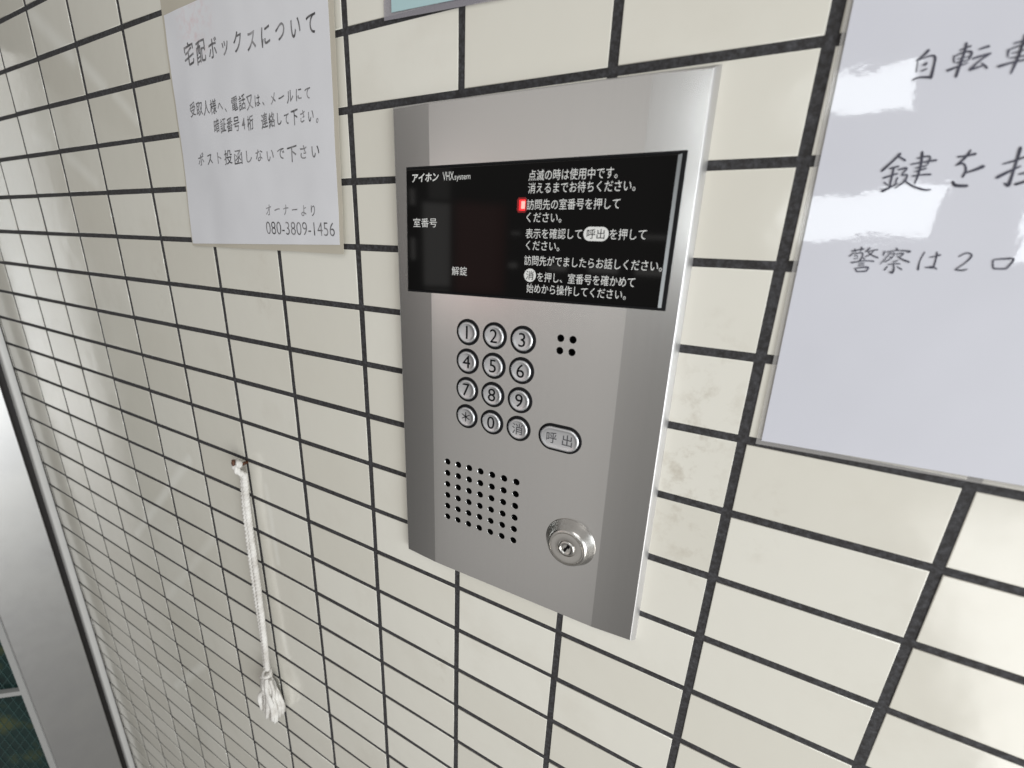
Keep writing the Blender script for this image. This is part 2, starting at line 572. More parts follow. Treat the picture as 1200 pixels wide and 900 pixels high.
def PP(a, b, y):
    p = (Q['TL'] * (1 - a) + Q['TR'] * a) * (1 - b) + (Q['BL'] * (1 - a) + Q['BR'] * a) * b
    return Vector((p.x, y, p.z))


WL, WR = 0.158, 0.860                    # where the side wings fold
prof = [(0.0, YW), (WL - 0.001, YC + 0.00001), (WL + 0.001, YC), (WR - 0.001, YC), (WR + 0.001, YC + 0.00001), (1.0, YW)]
bm = bmesh.new()
top = [bm.verts.new(PP(a, 0, y)) for a, y in prof]
bot = [bm.verts.new(PP(a, 1, y)) for a, y in prof]
for i in range(5):
    bm.faces.new((bot[i], bot[i + 1], top[i + 1], top[i]))
rim_f = top + bot[::-1]


def outset(v, d, y):
    c = PP(0.5, 0.5, 0)
    p = v.co.copy(); p.y = y
    return p


def ring(d, y):
    out = []
    for lst, dz in ((top, d), (bot[::-1], -d)):
        for v in lst:
            p = v.co.copy()
            if v in (top[0], bot[0]):
                p.x -= d
            if v in (top[-1], bot[-1]):
                p.x += d
            p.z += dz
            p.y = y
            out.append(bm.verts.new(p))
    return out


cur = rim_f
dep = {id(v): v.co.y for v in rim_f}
for d, frac in ((0.0005, 0.04), (0.0015, 0.22), (0.0030, 0.62), (0.0034, 0.80), (0.0034, 1.0)):
    nx = ring(d, 0)
    for v, w in zip(nx, rim_f):
        v.co.y = w.co.y * (1 - frac) + 0.0016 * frac
    for i in range(len(cur)):
        j = (i + 1) % len(cur)
        bm.faces.new((cur[i], cur[j], nx[j], nx[i]))
    cur = nx
bm.faces.new(cur[::-1])
bmesh.ops.recalc_face_normals(bm, faces=bm.faces)
nfront = 5
bm.faces.ensure_lookup_table()
for i, f in enumerate(bm.faces):
    f.material_index = 0 if i < nfront else 2
plate_me = bpy.data.meshes.new('face_plate')
bm.to_mesh(plate_me); bm.free()
for mm in (M_steel, M_void, M_rim):
    plate_me.materials.append(mm)
plate = bpy.data.objects.new('face_plate', plate_me); C.objects.link(plate)

# holes: speaker grille 7 x 6, microphone 2 x 2
GX, GZ = [0.0959 + 0.01049 * i for i in range(7)], [-0.1648 - 0.01036 * i for i in range(6)]
holes = [(x, z + H, 0.0027) for x in GX for z in GZ]
holes += [(x, z + H, 0.0024) for x in (0.1853, 0.1937) for z in (-0.0512, -0.0595)]
cut = MB(); cmi = []
for x, z, r in holes:
    n = 14
    rings = [[(x + rr * math.cos(2 * math.pi * k / n), y, z + rr * math.sin(2 * math.pi * k / n)) for k in range(n)]
             for rr, y in ((r + 0.0010, YC - 0.0009), (r + 0.00018, YC - 0.00005), (r, YC + 0.0002), (r, YC + 0.006))]
    nf = len(cut.f)
    cut.loops(rings)
    cmi += [0] * n + [0] * n + [1] * n + [1, 1]
cutter = cut.build('cutter', M_steel, None, mats=[M_steel, M_void, M_rim], midx=cmi)
sharp(cutter, 180)
for p in cutter.data.polygons:
    p.use_smooth = False
md = plate.modifiers.new('holes', 'BOOLEAN')
md.operation = 'DIFFERENCE'; md.solver = 'EXACT'; md.object = cutter
dg = bpy.context.evaluated_depsgraph_get()
new_me = bpy.data.meshes.new_from_object(plate.evaluated_get(dg))
plate.modifiers.clear()
plate.data = new_me
new_me.name = 'face_plate'
bpy.data.objects.remove(cutter)
off = root_loc(panel)
for v in plate.data.vertices:
    v.co -= off
plate.parent = panel
sharp(plate, 2.0)

# black display window
YD = -0.0112
dq = [at(475, 197, YD), at(803, 177, YD), at(777, 363, YD), at(477, 340, YD)]      # TL TR BR BL


def quad_ring(q, ins, y):
    c = [Vector(p) for p in q]
    out = []
    sx, sz = (1, -1, -1, 1), (-1, -1, 1, 1)
    for p, a, b in zip(c, sx, sz):
        out.append((p.x + a * ins, y, p.z + b * ins))
    return out[::-1]


def side_ring(q, l, r, t, b, y):
    """ring over the corners q = TL TR BR BL with an inset of its own on each side"""
    tl_, tr_, br_, bl_ = q
    return [(bl_.x + l, y, bl_.z + b), (br_.x - r, y, br_.z + b), (tr_.x - r, y, tr_.z - t), (tl_.x + l, y, tl_.z - t)]


dm = MB()
e_ = 0.0007
dm.loops([side_ring(dq, e_, e_ + 0.0006, e_, e_, -0.0050), side_ring(dq, e_, e_ + 0.0006, e_, e_, YD + 0.0013),
          side_ring(dq, e_ + 0.0004, e_ + 0.0024, e_ + 0.0008, e_ + 0.0002, YD + 0.0001),
          side_ring(dq, e_ + 0.0006, e_ + 0.0028, e_ + 0.0011, e_ + 0.0004, YD)])
disp = dm.build('display', M_glass, panel, mats=[M_glass, M_edge_lit],
                midx=[0] * 4 + [0, 1, 0, 0] + [0] * 4 + [0, 0])
# gap line round the window
gm = MB()
gm.loops([quad_ring(dq, -0.0009, -0.0055), quad_ring(dq, -0.0009, -0.00915), quad_ring(dq, 0.001, -0.00915)])
gm.build('display_gasket', M_black, panel)

YT = YD - 0.00015
lines = [('点滅の時は使用中です。', (619.6, 205.6), (724, 202)),
         ('消えるまでお待ちください。', (619, 220.6), (745, 217)),
         ('訪問先の室番号を押して', (617.4, 239.8), (726.6, 238.4)),
         ('ください。', (617, 254.6), (658, 254.8)),
         ('表示を確認して', (616, 273.6), (682, 274.2)),
         ('を押して', (714.4, 274.4), (757.6, 274.8)),
         ('ください。', (616.4, 287.2), (655.6, 288.6)),
         ('訪問先がでましたらお話しください。', (614.6, 304.8), (776.2, 312)),
         ('を押し、室番号を確かめて', (629.6, 324.4), (744, 331)),
         ('始めから操作してください。', (617, 337.4), (733.6, 345.6)),
         ('室番号', (484.4, 261), (511.8, 261)),
         ('解錠', (529.4, 317.4), (547.2, 318))]
for s, a, b in lines:
    tm = MB()
    L, Rr = at(*a, YT), at(*b, YT)
    text_line(tm, s, L, Rr, em=0.0065, offset=0.0, mid=0.38)
    tm.build('printed_text', M_white, disp)
tm = MB()
text_line(tm, 'アイホン', at(483, 208.8, YT), at(514, 207, YT), em=0.0062, offset=0.022, slant=0.14, mid=0.38)
tm.build('printed_text', M_white, disp)
tm = MB()
text_line(tm, 'VHX', at(518.8, 206.4, YT), at(531.8, 205.6, YT), em=0.0078, offset=-0.004, mid=0.36)
text_line(tm, 'system', at(532.6, 208, YT), at(551.2, 206.9, YT), em=0.0052, offset=-0.004, mid=0.27)
tm.build('printed_text', M_white, disp)
# pill and round symbols
p1, p2 = at(698.2, 274.2, YT), at(621, 322.6, YT)
pill(p1.x, p1.z, 0.0076, 0.0040, [(0, 0), (0.0001, 0.00008)], YT, 14).build('button_symbol', M_white, disp)
pill(p2.x, p2.z, 0.0042, 0.0043, [(0, 0), (0.0001, 0.00008)], YT, 14).build('button_symbol', M_white, disp)
for ch, p, hw in (('呼出', p1, 0.0054), ('消', p2, 0.0027)):
    sm = MB()
    text_line(sm, ch, Vector((p.x - hw, YT - 0.0002, p.z)), Vector((p.x + hw, YT - 0.0002, p.z)), em=0.0060, mid=0.38)
    sm.build('symbol_text', M_ink_key, disp)
# lit red lamp
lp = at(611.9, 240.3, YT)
lens = MB()  # halo ring: the lamp's glow put in as a dim red part
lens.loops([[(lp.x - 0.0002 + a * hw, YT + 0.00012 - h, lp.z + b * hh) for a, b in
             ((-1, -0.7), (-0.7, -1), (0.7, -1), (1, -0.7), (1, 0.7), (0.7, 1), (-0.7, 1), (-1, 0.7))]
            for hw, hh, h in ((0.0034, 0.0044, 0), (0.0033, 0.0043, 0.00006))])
lens.build('status_halo', M_halo, disp)
led = MB()
led.loops([[(lp.x + a * (hw - k), YT + 0.0001 - h, lp.z + b * (hh - k)) for a, b in ((-1, -1), (1, -1), (1, 1), (-1, 1))]
           for hw, hh, k, h in ((0.0021, 0.0031, 0, 0), (0.0021, 0.0031, 0.0002, 0.0003), (0.0021, 0.0031, 0.0005, 0.0004))])
lo = led.build('status_light', M_led, disp)
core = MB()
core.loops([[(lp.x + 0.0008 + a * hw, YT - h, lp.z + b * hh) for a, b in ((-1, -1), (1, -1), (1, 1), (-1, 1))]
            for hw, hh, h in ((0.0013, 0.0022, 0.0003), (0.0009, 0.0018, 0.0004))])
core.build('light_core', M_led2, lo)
# keypad
KX, KZ = [0.1139, 0.1361, 0.1583], [-0.0557, -0.0775, -0.0993, -0.1211]
cap_prof = [(0.0, 0.0), (0.0, 0.0011), (0.00025, 0.0016), (0.0008, 0.0019), (0.0014, 0.00185), (0.0020, 0.0016), (0.0032, 0.00138), (0.0060, 0.0013)]
for r, row in enumerate((('1', '2', '3'), ('4', '5', '6'), ('7', '8', '9'), ('＊', '0', '消'))):
    for c, ch in enumerate(row):
        x, z = KX[c], KZ[r] + H
        be = pill(x, z, 0.0097, 0.0097, [(0, -0.001), (0, 0.0003), (0.0006, 0.0006), (0.0019, 0.0005), (0.0021, -0.0005)], YC, 20)
        sharp(be.build('key_bezel', M_black, panel))
        k = sharp(pill(x, z, 0.0077, 0.0077, cap_prof, YC, 20).build('key', M_key, panel), 50)
        d = MB()
        yk = YC - 0.00175
        if ch == '消':
            hw, em = 0.0042, 0.0092
        elif ch == '＊':
            hw, em = 0.0036, 0.0100
        else:
            em = 0.0140
            v, _ = glyphs(ch)
            hw = (max(p[0] for p in v) - min(p[0] for p in v)) * em / 2
        text_line(d, ch, Vector((x - hw - 0.0002, YC - 0.00152, z)), Vector((x + hw - 0.0002, YC - 0.00152, z)), em=em,
                  offset=0.0)
        d.build('key_digit', M_ink_grey if ch == '消' else M_ink_key, k)
x, z = 0.1903, -0.1212 + H
sharp(pill(x, z, 0.0160, 0.0100, [(0, -0.001), (0, 0.0003), (0.0006, 0.0006), (0.0019, 0.0005), (0.0021, -0.0005)], YC, 20)
      .build('call_button_bezel', M_black, panel))
cb = sharp(pill(x, z, 0.0142, 0.0082, cap_prof, YC, 20).build('call_button', M_key, panel), 50)
d = MB()
text_line(d, '呼', Vector((x - 0.0093, YC - 0.00152, z)), Vector((x - 0.0018, YC - 0.00152, z)), em=0.0092, mid=0.38, offset=0.0)
text_line(d, '出', Vector((x + 0.0024, YC - 0.00152, z)), Vector((x + 0.0096, YC - 0.00152, z)), em=0.0092, mid=0.38, offset=0.0)
d.build('call_button_text', M_ink_grey, cb)

# key lock
lx, lz = 0.2050, -0.2005 + H
lk_prof = [(0.0, -0.001), (0.0, 0.0006), (0.0004, 0.0012), (0.0022, 0.0048), (0.0038, 0.0084), (0.0046, 0.0098),
           (0.0056, 0.0104), (0.0062, 0.0105)]
lk_all = lk_prof + [(0.0064, 0.0098), (0.0068, 0.0098), (0.0070, 0.0106), (0.0078, 0.0108),
                                             (0.0112, 0.0104), (0.0122, 0.0102), (0.0124, 0.0092)]
m = pill(lx, lz, 0.0190, 0.0190, [(i_, h_ * 0.80) for i_, h_ in lk_all], YC, 32)
lock = sharp(m.build('lock_cylinder', M_lock, panel), 40)
plug = sharp(pill(lx, lz, 0.0060, 0.0060, [(0, 0), (0, 0.0011), (0.0005, 0.0016), (0.0013, 0.0017), (0.0022, 0.0009), (0.0035, 0.0008)],
                  YC - 0.0074, 24).build('lock_plug', M_lock, lock), 40)
kw = MB()
yk = YC - 0.0074 - 0.00095
ang = R_(24)
for (ax, az, hw, hh) in ((0.0, 0.0, 0.00075, 0.0034), (0.0006, 0.0017, 0.0010, 0.0010), (-0.0004, -0.0015, 0.0009, 0.0012)):
    pts = [(ax + sx * hw, az + sz * hh) for sx, sz in ((-1, -1), (1, -1), (1, 1), (-1, 1))]
    pts = [(lx + p * math.cos(ang) + q * math.sin(ang), lz - p * math.sin(ang) + q * math.cos(ang)) for p, q in pts]
    kw.loops([[(p, yk + 0.0006, q) for p, q in pts], [(p, yk - 0.00001 * (1 + len(kw.v)), q) for p, q in pts]])
kw.build('keyway', M_void, plug)

# ------------------------------------------------------------------ notices
def sheet(name, q, surf, ins, dy, m, parent, nu=40, nv=40, thick=0.0002):
    """curved sheet over the corners q = TL TR BR BL (x, z), inset by ins"""
    (tlx, tlz), (trx, trz), (brx, brz), (blx, blz) = q
    il, ir, it, ib = ins
    tlx += il; blx += il; trx -= ir; brx -= ir; tlz -= it; trz -= it; blz += ib; brz += ib
    v, f = [], []
    for side in (0, 1):
        for j in range(nv + 1):
            for i in range(nu + 1):
                u, w = i / nu, j / nv
                x = (tlx * (1 - u) + trx * u) * (1 - w) + (blx * (1 - u) + brx * u) * w
                z = (tlz * (1 - u) + trz * u) * (1 - w) + (blz * (1 - u) + brz * u) * w
                v.append((x, surf(x, z) + dy + side * thick, z + H))
    n = (nu + 1) * (nv + 1)
    for j in range(nv):
        for i in range(nu):
            a = j * (nu + 1) + i
            f.append((a, a + nu + 1, a + nu + 2, a + 1))
            f.append((n + a, n + a + 1, n + a + nu + 2, n + a + nu + 1))
    rim = [i for i in range(nu + 1)] + [j * (nu + 1) + nu for j in range(1, nv + 1)] + \
          [nv * (nu + 1) + i for i in range(nu - 1, -1, -1)] + [j * (nu + 1) for j in range(nv - 1, 0, -1)]
    for a, b in zip(rim, rim[1:] + rim[:1]):
        f.append((a, b, b + n, a + n))
    return sharp(obj(name, v, f, m, parent, True), 40)


def wob(x, z, amp, sc, seed):
    return amp * (noise.noise(Vector((x * sc, z * sc, seed))))


# left notice
def surfL(x, z):
    t = min(max((x + 0.20) / 0.19, 0), 1)
    return -0.0014 - 0.0022 * t ** 3 - 0.0006 * math.exp(-((z + 0.0) / 0.03) ** 2) + wob(x, z, 0.0009, 16, 3.1) + wob(x, z, 0.00025, 44, 6.1)


qL = [(-0.2245, 0.2060), (-0.0050, 0.2080), (-0.0120, -0.0060), (-0.2357, -0.0058)]
nL = thing('laminated_notice', 'white laminated notice with small brush lettering and a phone number, left of the steel intercom',
           'notice', (-0.12, -0.001, -0.006 + H), 'laminated notices on the wall')
sheet('laminate_film', qL, surfL, (0, 0, 0, 0), 0.0004, M_film, nL)
pqL = [(-0.2217, 0.1935), (-0.0105, 0.2030), (-0.0160, 0.0012), (-0.2338, -0.0036)]
sheet('paper', pqL, surfL, (0, 0, 0, 0), 0.0, M_paperL, nL)
sL = lambda x, z: surfL(x, z - H) - 0.00022
KANA = set('ボックスについてへはメールしないでさポトオナーよりっ、。')


def brush_line(s, a, b, em, offset, up_slope=0.13, grow=0.92):
    """a line set character by character: strokes climb to the right as brush lettering does, kana are smaller"""
    L, Rr = at(*a, -0.002), at(*b, -0.002)
    mb = MB()
    n = len(s)
    step = (Rr - L) / (n - 1 + grow)
    d = step.normalized(); upv = Vector((-d.z, 0, d.x))
    for i, ch in enumerate(s):
        if ch == '　':
            continue
        v, f = glyphs(ch, offset)
        w = step.length / em
        k = (0.80 if ch in KANA else 0.96) * random.uniform(0.95, 1.04)
        cx0 = 0.5 if ch not in '0123456789-' else (min(p[0] for p in v) + max(p[0] for p in v)) / 2
        cen = L + step * (i + grow / 2) + upv * random.uniform(-0.03, 0.03) * em
        out = []
        for x, y in v:
            u, t = (x - cx0) * k, (y - (0.38 if ch not in '0123456789-' else 0.345)) * k
            t += up_slope * u + 0.02 * math.sin(7 * u + i)
            u += 0.05 * t
            p = cen + step * u * grow + upv * t * em
            p.y = sL(p.x, p.z)
            out.append(p)
        mb.add(out, f)
    mb.build('brush_text', M_inkL, nL)


for s, a, b, em, off, g_ in (('宅配ボックスについて', (214.5, 64.8), (375.0, 25.8), 0.0205, 0.006, 0.92),
                         ('受取人様へ、電話又は、メールにて', (221.6, 128.6), (367, 108.6), 0.0128, 0.004, 0.98),
                         ('暗証番号4桁　連絡して下さい。', (249.4, 147.8), (381, 134.4), 0.0128, 0.004, 0.98),
                         ('ポスト投函しないで下さい', (230, 187.0), (378.5, 177.2), 0.0142, 0.002, 0.95)):
    brush_line(s, a, b, em, off, grow=g_)
brush_line('オーナーより', (310.7, 246), (373.4, 246.4), 0.0130, -0.004)
tl = MB()
text_line(tl, '080-3809-1456', at(312.7, 266.6, -0.002), at(394.3, 268.6, -0.002), em=0.0160, offset=-0.012, spacing=1.0, surf=sL, mid=0.36)
tl.build('printed_text', M_inkL, nL)


# right notice
def surfR(x, z):
    return -0.0016 + wob(x, z, 0.0008, 11, 8.3) + wob(x, z, 0.00012, 45, 1.7)


qR = [(0.3022, 0.2000), (0.5050, 0.2000), (0.5050, -0.0935), (0.3068, -0.0992)]
qR2 = [(0.3038, 0.1980), (0.5030, 0.1980), (0.5030, -0.0905), (0.3092, -0.0965)]
nR = thing('laminated_notice', 'large glossy laminated notice with big brush lettering and window reflections, right of the steel intercom',
           'notice', (0.40, -0.001, -0.099 + H), 'laminated notices on the wall')
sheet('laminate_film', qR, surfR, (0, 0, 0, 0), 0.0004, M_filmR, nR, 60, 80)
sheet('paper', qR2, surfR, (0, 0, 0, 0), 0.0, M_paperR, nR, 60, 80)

STROKES = [
    # origin x, y, scale, strokes of (x, y, width)
    (1060, 30, 8.571, [
        [(250, 240, 26), (190, 300, 20), (115, 350, 6)], [(135, 345, 9), (128, 410, 11), (116, 470, 8)],
        [(135, 350, 8), (250, 305, 14), (308, 312, 24), (298, 400, 22), (265, 530, 32)],
        [(180, 400, 12), (228, 372, 14), (205, 405, 9)], [(165, 458, 10), (205, 442, 13), (232, 428, 8)],
        [(70, 550, 8), (150, 520, 16), (262, 518, 26)],
        [(555, 250, 12), (612, 225, 15), (672, 203, 18)], [(625, 170, 26), (605, 260, 22), (560, 390, 24), (515, 518, 28)],
        [(500, 300, 16), (496, 335, 14), (500, 372, 12)], [(505, 308, 12), (600, 266, 15), (676, 268, 24), (642, 348, 14)],
        [(520, 338, 9), (650, 308, 9)], [(510, 375, 12), (640, 348, 12)], [(425, 455, 24), (520, 418, 17), (640, 372, 10)],
        [(745, 240, 12), (800, 222, 18), (855, 205, 24)], [(680, 335, 18), (770, 305, 18), (870, 280, 20)],
        [(855, 288, 14), (760, 350, 16), (650, 447, 20)], [(650, 448, 22), (740, 418, 17), (800, 398, 9)],
        [(768, 372, 9), (805, 400, 18), (830, 430, 26)],
        [(1095, 182, 14), (1160, 164, 15), (1230, 148, 18)], [(1212, 90, 26), (1195, 160, 24), (1150, 290, 26), (1105, 400, 24), (1065, 490, 12)],
        [(1045, 240, 22), (1038, 280, 16), (1035, 320, 12)], [(1050, 246, 12), (1150, 206, 14), (1260, 190, 20), (1235, 300, 18)],
        [(1070, 282, 10), (1230, 240, 12)], [(1050, 330, 10), (1230, 300, 14)], [(935, 415, 26), (1060, 378, 18), (1200, 346, 17), (1310, 325, 20)]]),
    (1020, 165, 6.667, [
        [(238, 98, 20), (180, 155, 15), (88, 238, 18)], [(215, 118, 12), (250, 138, 14), (276, 155, 17)],
        [(150, 218, 11), (226, 198, 13)], [(100, 292, 13), (160, 272, 11), (216, 255, 12)], [(186, 210, 14), (165, 300, 14), (150, 362, 12)],
        [(108, 322, 12), (138, 348, 7)], [(215, 285, 12), (195, 332, 8)], [(88, 395, 22), (150, 366, 15), (216, 330, 8)],
        [(215, 228, 10), (287, 213, 13), (245, 268, 9), (288, 266, 12), (268, 315, 12), (190, 372, 9)],
        [(262, 305, 10), (330, 352, 15), (420, 382, 15), (475, 380, 9)],
        [(365, 138, 10), (466, 122, 13), (444, 192, 9)], [(315, 185, 10), (420, 166, 11), (522, 150, 15)], [(350, 214, 9), (444, 192, 9)],
        [(345, 243, 9), (442, 214, 11)], [(326, 277, 11), (400, 266, 10), (476, 262, 15)],
        [(408, 84, 22), (398, 175, 17), (372, 275, 15), (345, 337, 8)],
        [(680, 126, 13), (760, 116, 14), (828, 100, 20)], [(788, 70, 13), (742, 132, 18), (668, 195, 10)],
        [(670, 190, 11), (730, 178, 15), (748, 230, 17), (720, 285, 17)], [(892, 196, 26), (820, 226, 18), (728, 256, 9)],
        [(646, 315, 20), (662, 345, 24), (720, 352, 22), (764, 350, 20)],
        [(1035, 182, 10), (1120, 158, 14), (1215, 124, 13)], [(1176, 50, 28), (1140, 170, 20), (1100, 300, 22), (1078, 346, 28), (1045, 328, 7)],
        [(985, 290, 22), (1060, 252, 20), (1180, 195, 10)], [(1160, 262, 13), (1300, 230, 16)], [(1130, 342, 20), (1220, 316, 18), (1300, 300, 22)],
        [(1238, 200, 18), (1224, 318, 16)]]),
    (985, 280, 12.0, [
        [(155, 172, 15), (250, 156, 15), (338, 140, 21)], [(206, 138, 17), (215, 190, 12)], [(305, 113, 20), (285, 178, 12)],
        [(192, 192, 13), (125, 248, 17)], [(192, 214, 11), (310, 196, 16), (305, 260, 16), (268, 312, 18)],
        [(190, 244, 10), (242, 234, 9), (234, 275, 9), (188, 278, 9)], [(425, 122, 19), (350, 188, 12)], [(380, 180, 10), (455, 164, 12), (532, 150, 17)],
        [(474, 168, 11), (412, 226, 13), (345, 252, 12)], [(390, 184, 12), (460, 236, 18), (538, 266, 20)],
        [(148, 336, 18), (300, 312, 14), (395, 308, 14), (478, 316, 20)], [(322, 262, 13), (348, 290, 16)],
        [(255, 350, 10), (342, 336, 11)], [(250, 376, 9), (342, 364, 11)], [(205, 410, 15), (222, 440, 16), (240, 465, 19)],
        [(215, 414, 12), (388, 398, 22), (362, 458, 14)], [(240, 462, 15), (368, 454, 18)],
        [(790, 128, 22), (812, 160, 18)], [(626, 170, 20), (605, 236, 16)], [(640, 186, 10), (800, 164, 13), (985, 174, 20), (935, 195, 8)],
        [(710, 186, 12), (655, 255, 12), (560, 358, 9)], [(700, 215, 10), (762, 200, 13), (722, 270, 13), (618, 328, 13)],
        [(690, 245, 9), (722, 262, 9)], [(780, 216, 11), (892, 204, 16), (828, 262, 11)], [(798, 238, 12), (870, 286, 20), (975, 328, 24)],
        [(740, 326, 12), (818, 300, 13)], [(668, 362, 10), (760, 350, 12), (848, 350, 15)], [(748, 358, 17), (756, 420, 19), (730, 476, 28), (688, 455, 9)],
        [(668, 384, 16), (618, 442, 18)], [(798, 388, 12), (830, 408, 18), (868, 432, 23)]]),
    (1065, 280, 8.889, [
        [(172, 134, 13), (120, 230, 11), (100, 325, 22)], [(220, 192, 10), (280, 182, 12), (338, 165, 18)],
        [(300, 135, 17), (290, 200, 15), (262, 292, 15), (228, 302, 10), (172, 295, 9)], [(182, 302, 11), (250, 290, 14), (298, 316, 15)],
        [(525, 186, 10), (590, 152, 12), (640, 150, 15), (660, 180, 17), (600, 245, 12), (485, 322, 10)], [(485, 322, 11), (560, 328, 15), (618, 314, 9)],
        [(886, 220, 17), (882, 260, 15), (886, 302, 15)], [(892, 216, 12), (1000, 208, 15), (1096, 210, 22), (1060, 270, 17), (1014, 316, 15)],
        [(884, 308, 17), (950, 312, 15), (1018, 312, 17)]])]
layer = 0
ROWS = {30: MB(), 165: MB(), 280: MB()}
for ox, oy, sc, strokes in STROKES:
    br = ROWS[oy]
    for st in strokes:
        # Catmull-Rom through the points, brush width along it
        pts = []
        P_ = [st[0]] + st + [st[-1]]
        for i in range(1, len(P_) - 2):
            for k in range(6):
                t = k / 6
                pts.append(tuple(0.5 * ((2 * P_[i][c]) + (-P_[i - 1][c] + P_[i + 1][c]) * t +
                                        (2 * P_[i - 1][c] - 5 * P_[i][c] + 4 * P_[i + 1][c] - P_[i + 2][c]) * t * t +
                                        (-P_[i - 1][c] + 3 * P_[i][c] - 3 * P_[i + 1][c] + P_[i + 2][c]) * t ** 3) for c in range(3)))
        pts.append(st[-1])
        left, right = [], []
        for i, (x, y, w) in enumerate(pts):
            a, b = pts[max(i - 1, 0)], pts[min(i + 1, len(pts) - 1)]
            tx, ty = b[0] - a[0], b[1] - a[1]
            ln = math.hypot(tx, ty) or 1
            nx, ny = -ty / ln, tx / ln
            w = max(w, 5) * 0.54
            if i in (0, len(pts) - 1):
                w *= 0.55
            left.append((x + nx * w, y + ny * w)); right.append((x - nx * w, y - ny * w))
        (x, y, w), (x2, y2, _) = pts[0], pts[1]
        (e, f_, we), (e2, f2, _) = pts[-1], pts[-2]
        l0 = math.hypot(x2 - x, y2 - y) or 1; l1 = math.hypot(e2 - e, f2 - f_) or 1
        tip0 = (x - (x2 - x) / l0 * w * 0.30, y - (y2 - y) / l0 * w * 0.30)
        tip1 = (e - (e2 - e) / l1 * we * 0.30, f_ - (f2 - f_) / l1 * we * 0.30)
        outl = [tip0] + left + [tip1] + right[::-1]
        V = []
        dyl = -0.00020 - 0.000004 * (layer % 40)
        layer += 1
        for px, py in outl:
            p = at(ox + px / sc, oy + py / sc, -0.0018)
            p.y = surfR(p.x, p.z - H) + dyl
            V.append(p)
        n = len(left)
        F = [(0, 1, 2 * n + 1)] + [(1 + i, 2 + i, 2 * n - i, 2 * n + 1 - i) for i in range(n - 1)] + [(n, n + 1, n + 2)]
        br.add(V, F)
for br in ROWS.values():
    br.build('brush_text', M_inkR, nR)

# pale card in a clear sleeve, above the intercom
def surfT(x, z):
    return -0.0016 + wob(x, z, 0.0004, 15, 5.2)


nT = thing('sleeved_card', 'pale teal card in a clear plastic sleeve above the steel intercom', 'card',
           (0.10, -0.001, 0.142 + H))
sheet('sleeve', [(0.0385, 0.270), (0.175, 0.270), (0.175, 0.1418), (0.0380, 0.1478)], surfT, (0, 0, 0, 0), 0.0004,
      mat('clear_sleeve', (0.40, 0.38, 0.42), 0.12, Alpha=0.45), nT, 20, 20)
sheet('card_paper', [(0.0455, 0.268), (0.170, 0.268), (0.170, 0.1462), (0.0450, 0.1512)], surfT, (0, 0, 0, 0), 0.0, M_teal, nT, 20, 20)

# ------------------------------------------------------------------ hook and cord
hp = Vector((-0.2000, 0.0, -0.2500 + H))
hk = MB()
hk.tube([hp + Vector(o) for o in ((0.0005, 0.001, 0), (0, -0.006, -0.0005), (-0.001, -0.0115, -0.001), (-0.001, -0.0140, 0.001),
                                  (-0.001, -0.0150, 0.004), (-0.001, -0.0142, 0.0085))], 0.0019, 10)
hook = hk.build('wall_hook', M_rust, None, True, origin=hp)
tag(hook, 'small rusty hook screwed into a tile joint, holding the white cord', 'hook')

px_path = [(285.5, 556), (288, 590), (293, 632), (299, 676), (304.5, 716), (309, 750), (312.5, 783)]
ys = [-0.0085, -0.0090, -0.0098, -0.0106, -0.0114, -0.0120, -0.0126]
axis = [at(p[0], p[1], y) for p, y in zip(px_path, ys)]
cord = thing('cotton_cord', 'white twisted cotton cord with frayed tassel end hanging from the rusty hook on the tiles', 'cord',
             axis[-1] + Vector((0, 0, -0.09)))


def spline(P_, n):
    out = []
    P_ = [P_[0] * 2 - P_[1]] + list(P_) + [P_[-1] * 2 - P_[-2]]
    for i in range(1, len(P_) - 2):
        for k in range(n):
            t = k / n
            out.append(0.5 * ((2 * P_[i]) + (P_[i + 1] - P_[i - 1]) * t + (2 * P_[i - 1] - 5 * P_[i] + 4 * P_[i + 1] - P_[i + 2]) * t * t +
                              (3 * P_[i] - P_[i - 1] - 3 * P_[i + 1] + P_[i + 2]) * t ** 3))
    out.append(P_[-2])
    return out


def rope(path, r, lay, amp, starts=3, n=14):
    """laid rope: a lobed section that turns along the length"""
    m = MB()
    s = 0; rads = []
    for i, p in enumerate(path):
        if i:
            s += (p - path[i - 1]).length
        ph = 2 * math.pi * s / lay / 1.0
        rads.append(lambda th, ph=ph: r - amp + 2 * amp * abs(math.cos((starts * th - ph * 1.0) / 2)))
    m.tube(path, rads, n)
    return m


fine = spline(axis, 60)
nf = len(fine)
for sgn in (-1, 1):
    pth = []
    for i, p in enumerate(fine):
        t = i / (nf - 1)
        spread = (0.0012 + 0.0016 * min(1, t * 1.8)) * sgn
        tw = 0.35 * math.sin(t * 5.0)
        pth.append(p + Vector((spread * math.cos(tw), spread * math.sin(tw) * 0.8, 0)))
    # bend the top over the hook
    arc = []
    top0 = pth[0]
    if sgn < 0:
        mid = hp + Vector((-0.001, -0.0100, 0.0040))
        loop = [mid + Vector((0.0062, -0.002, -0.0045)), mid + Vector((0.0045, -0.0012, 0.0002)), mid, mid + Vector((-0.0052, -0.0005, -0.0015)), mid + Vector((-0.0066, 0, -0.0080)), top0]
        arc = spline(loop, 16)[:-1]
    else:
        mid = hp + Vector((-0.001, -0.0118, 0.0012))
        loop = [mid + Vector((-0.004, 0.001, -0.001)), mid + Vector((0.0015, -0.0018, -0.0018)), mid + Vector((0.0042, -0.001, -0.0080)), top0]
        arc = spline(loop, 16)[:-1]
    full = arc + pth
    rope(full, 0.0030 if sgn < 0 else 0.0031, 0.0056, 0.00060).build('strand', M_cord, cord, True)
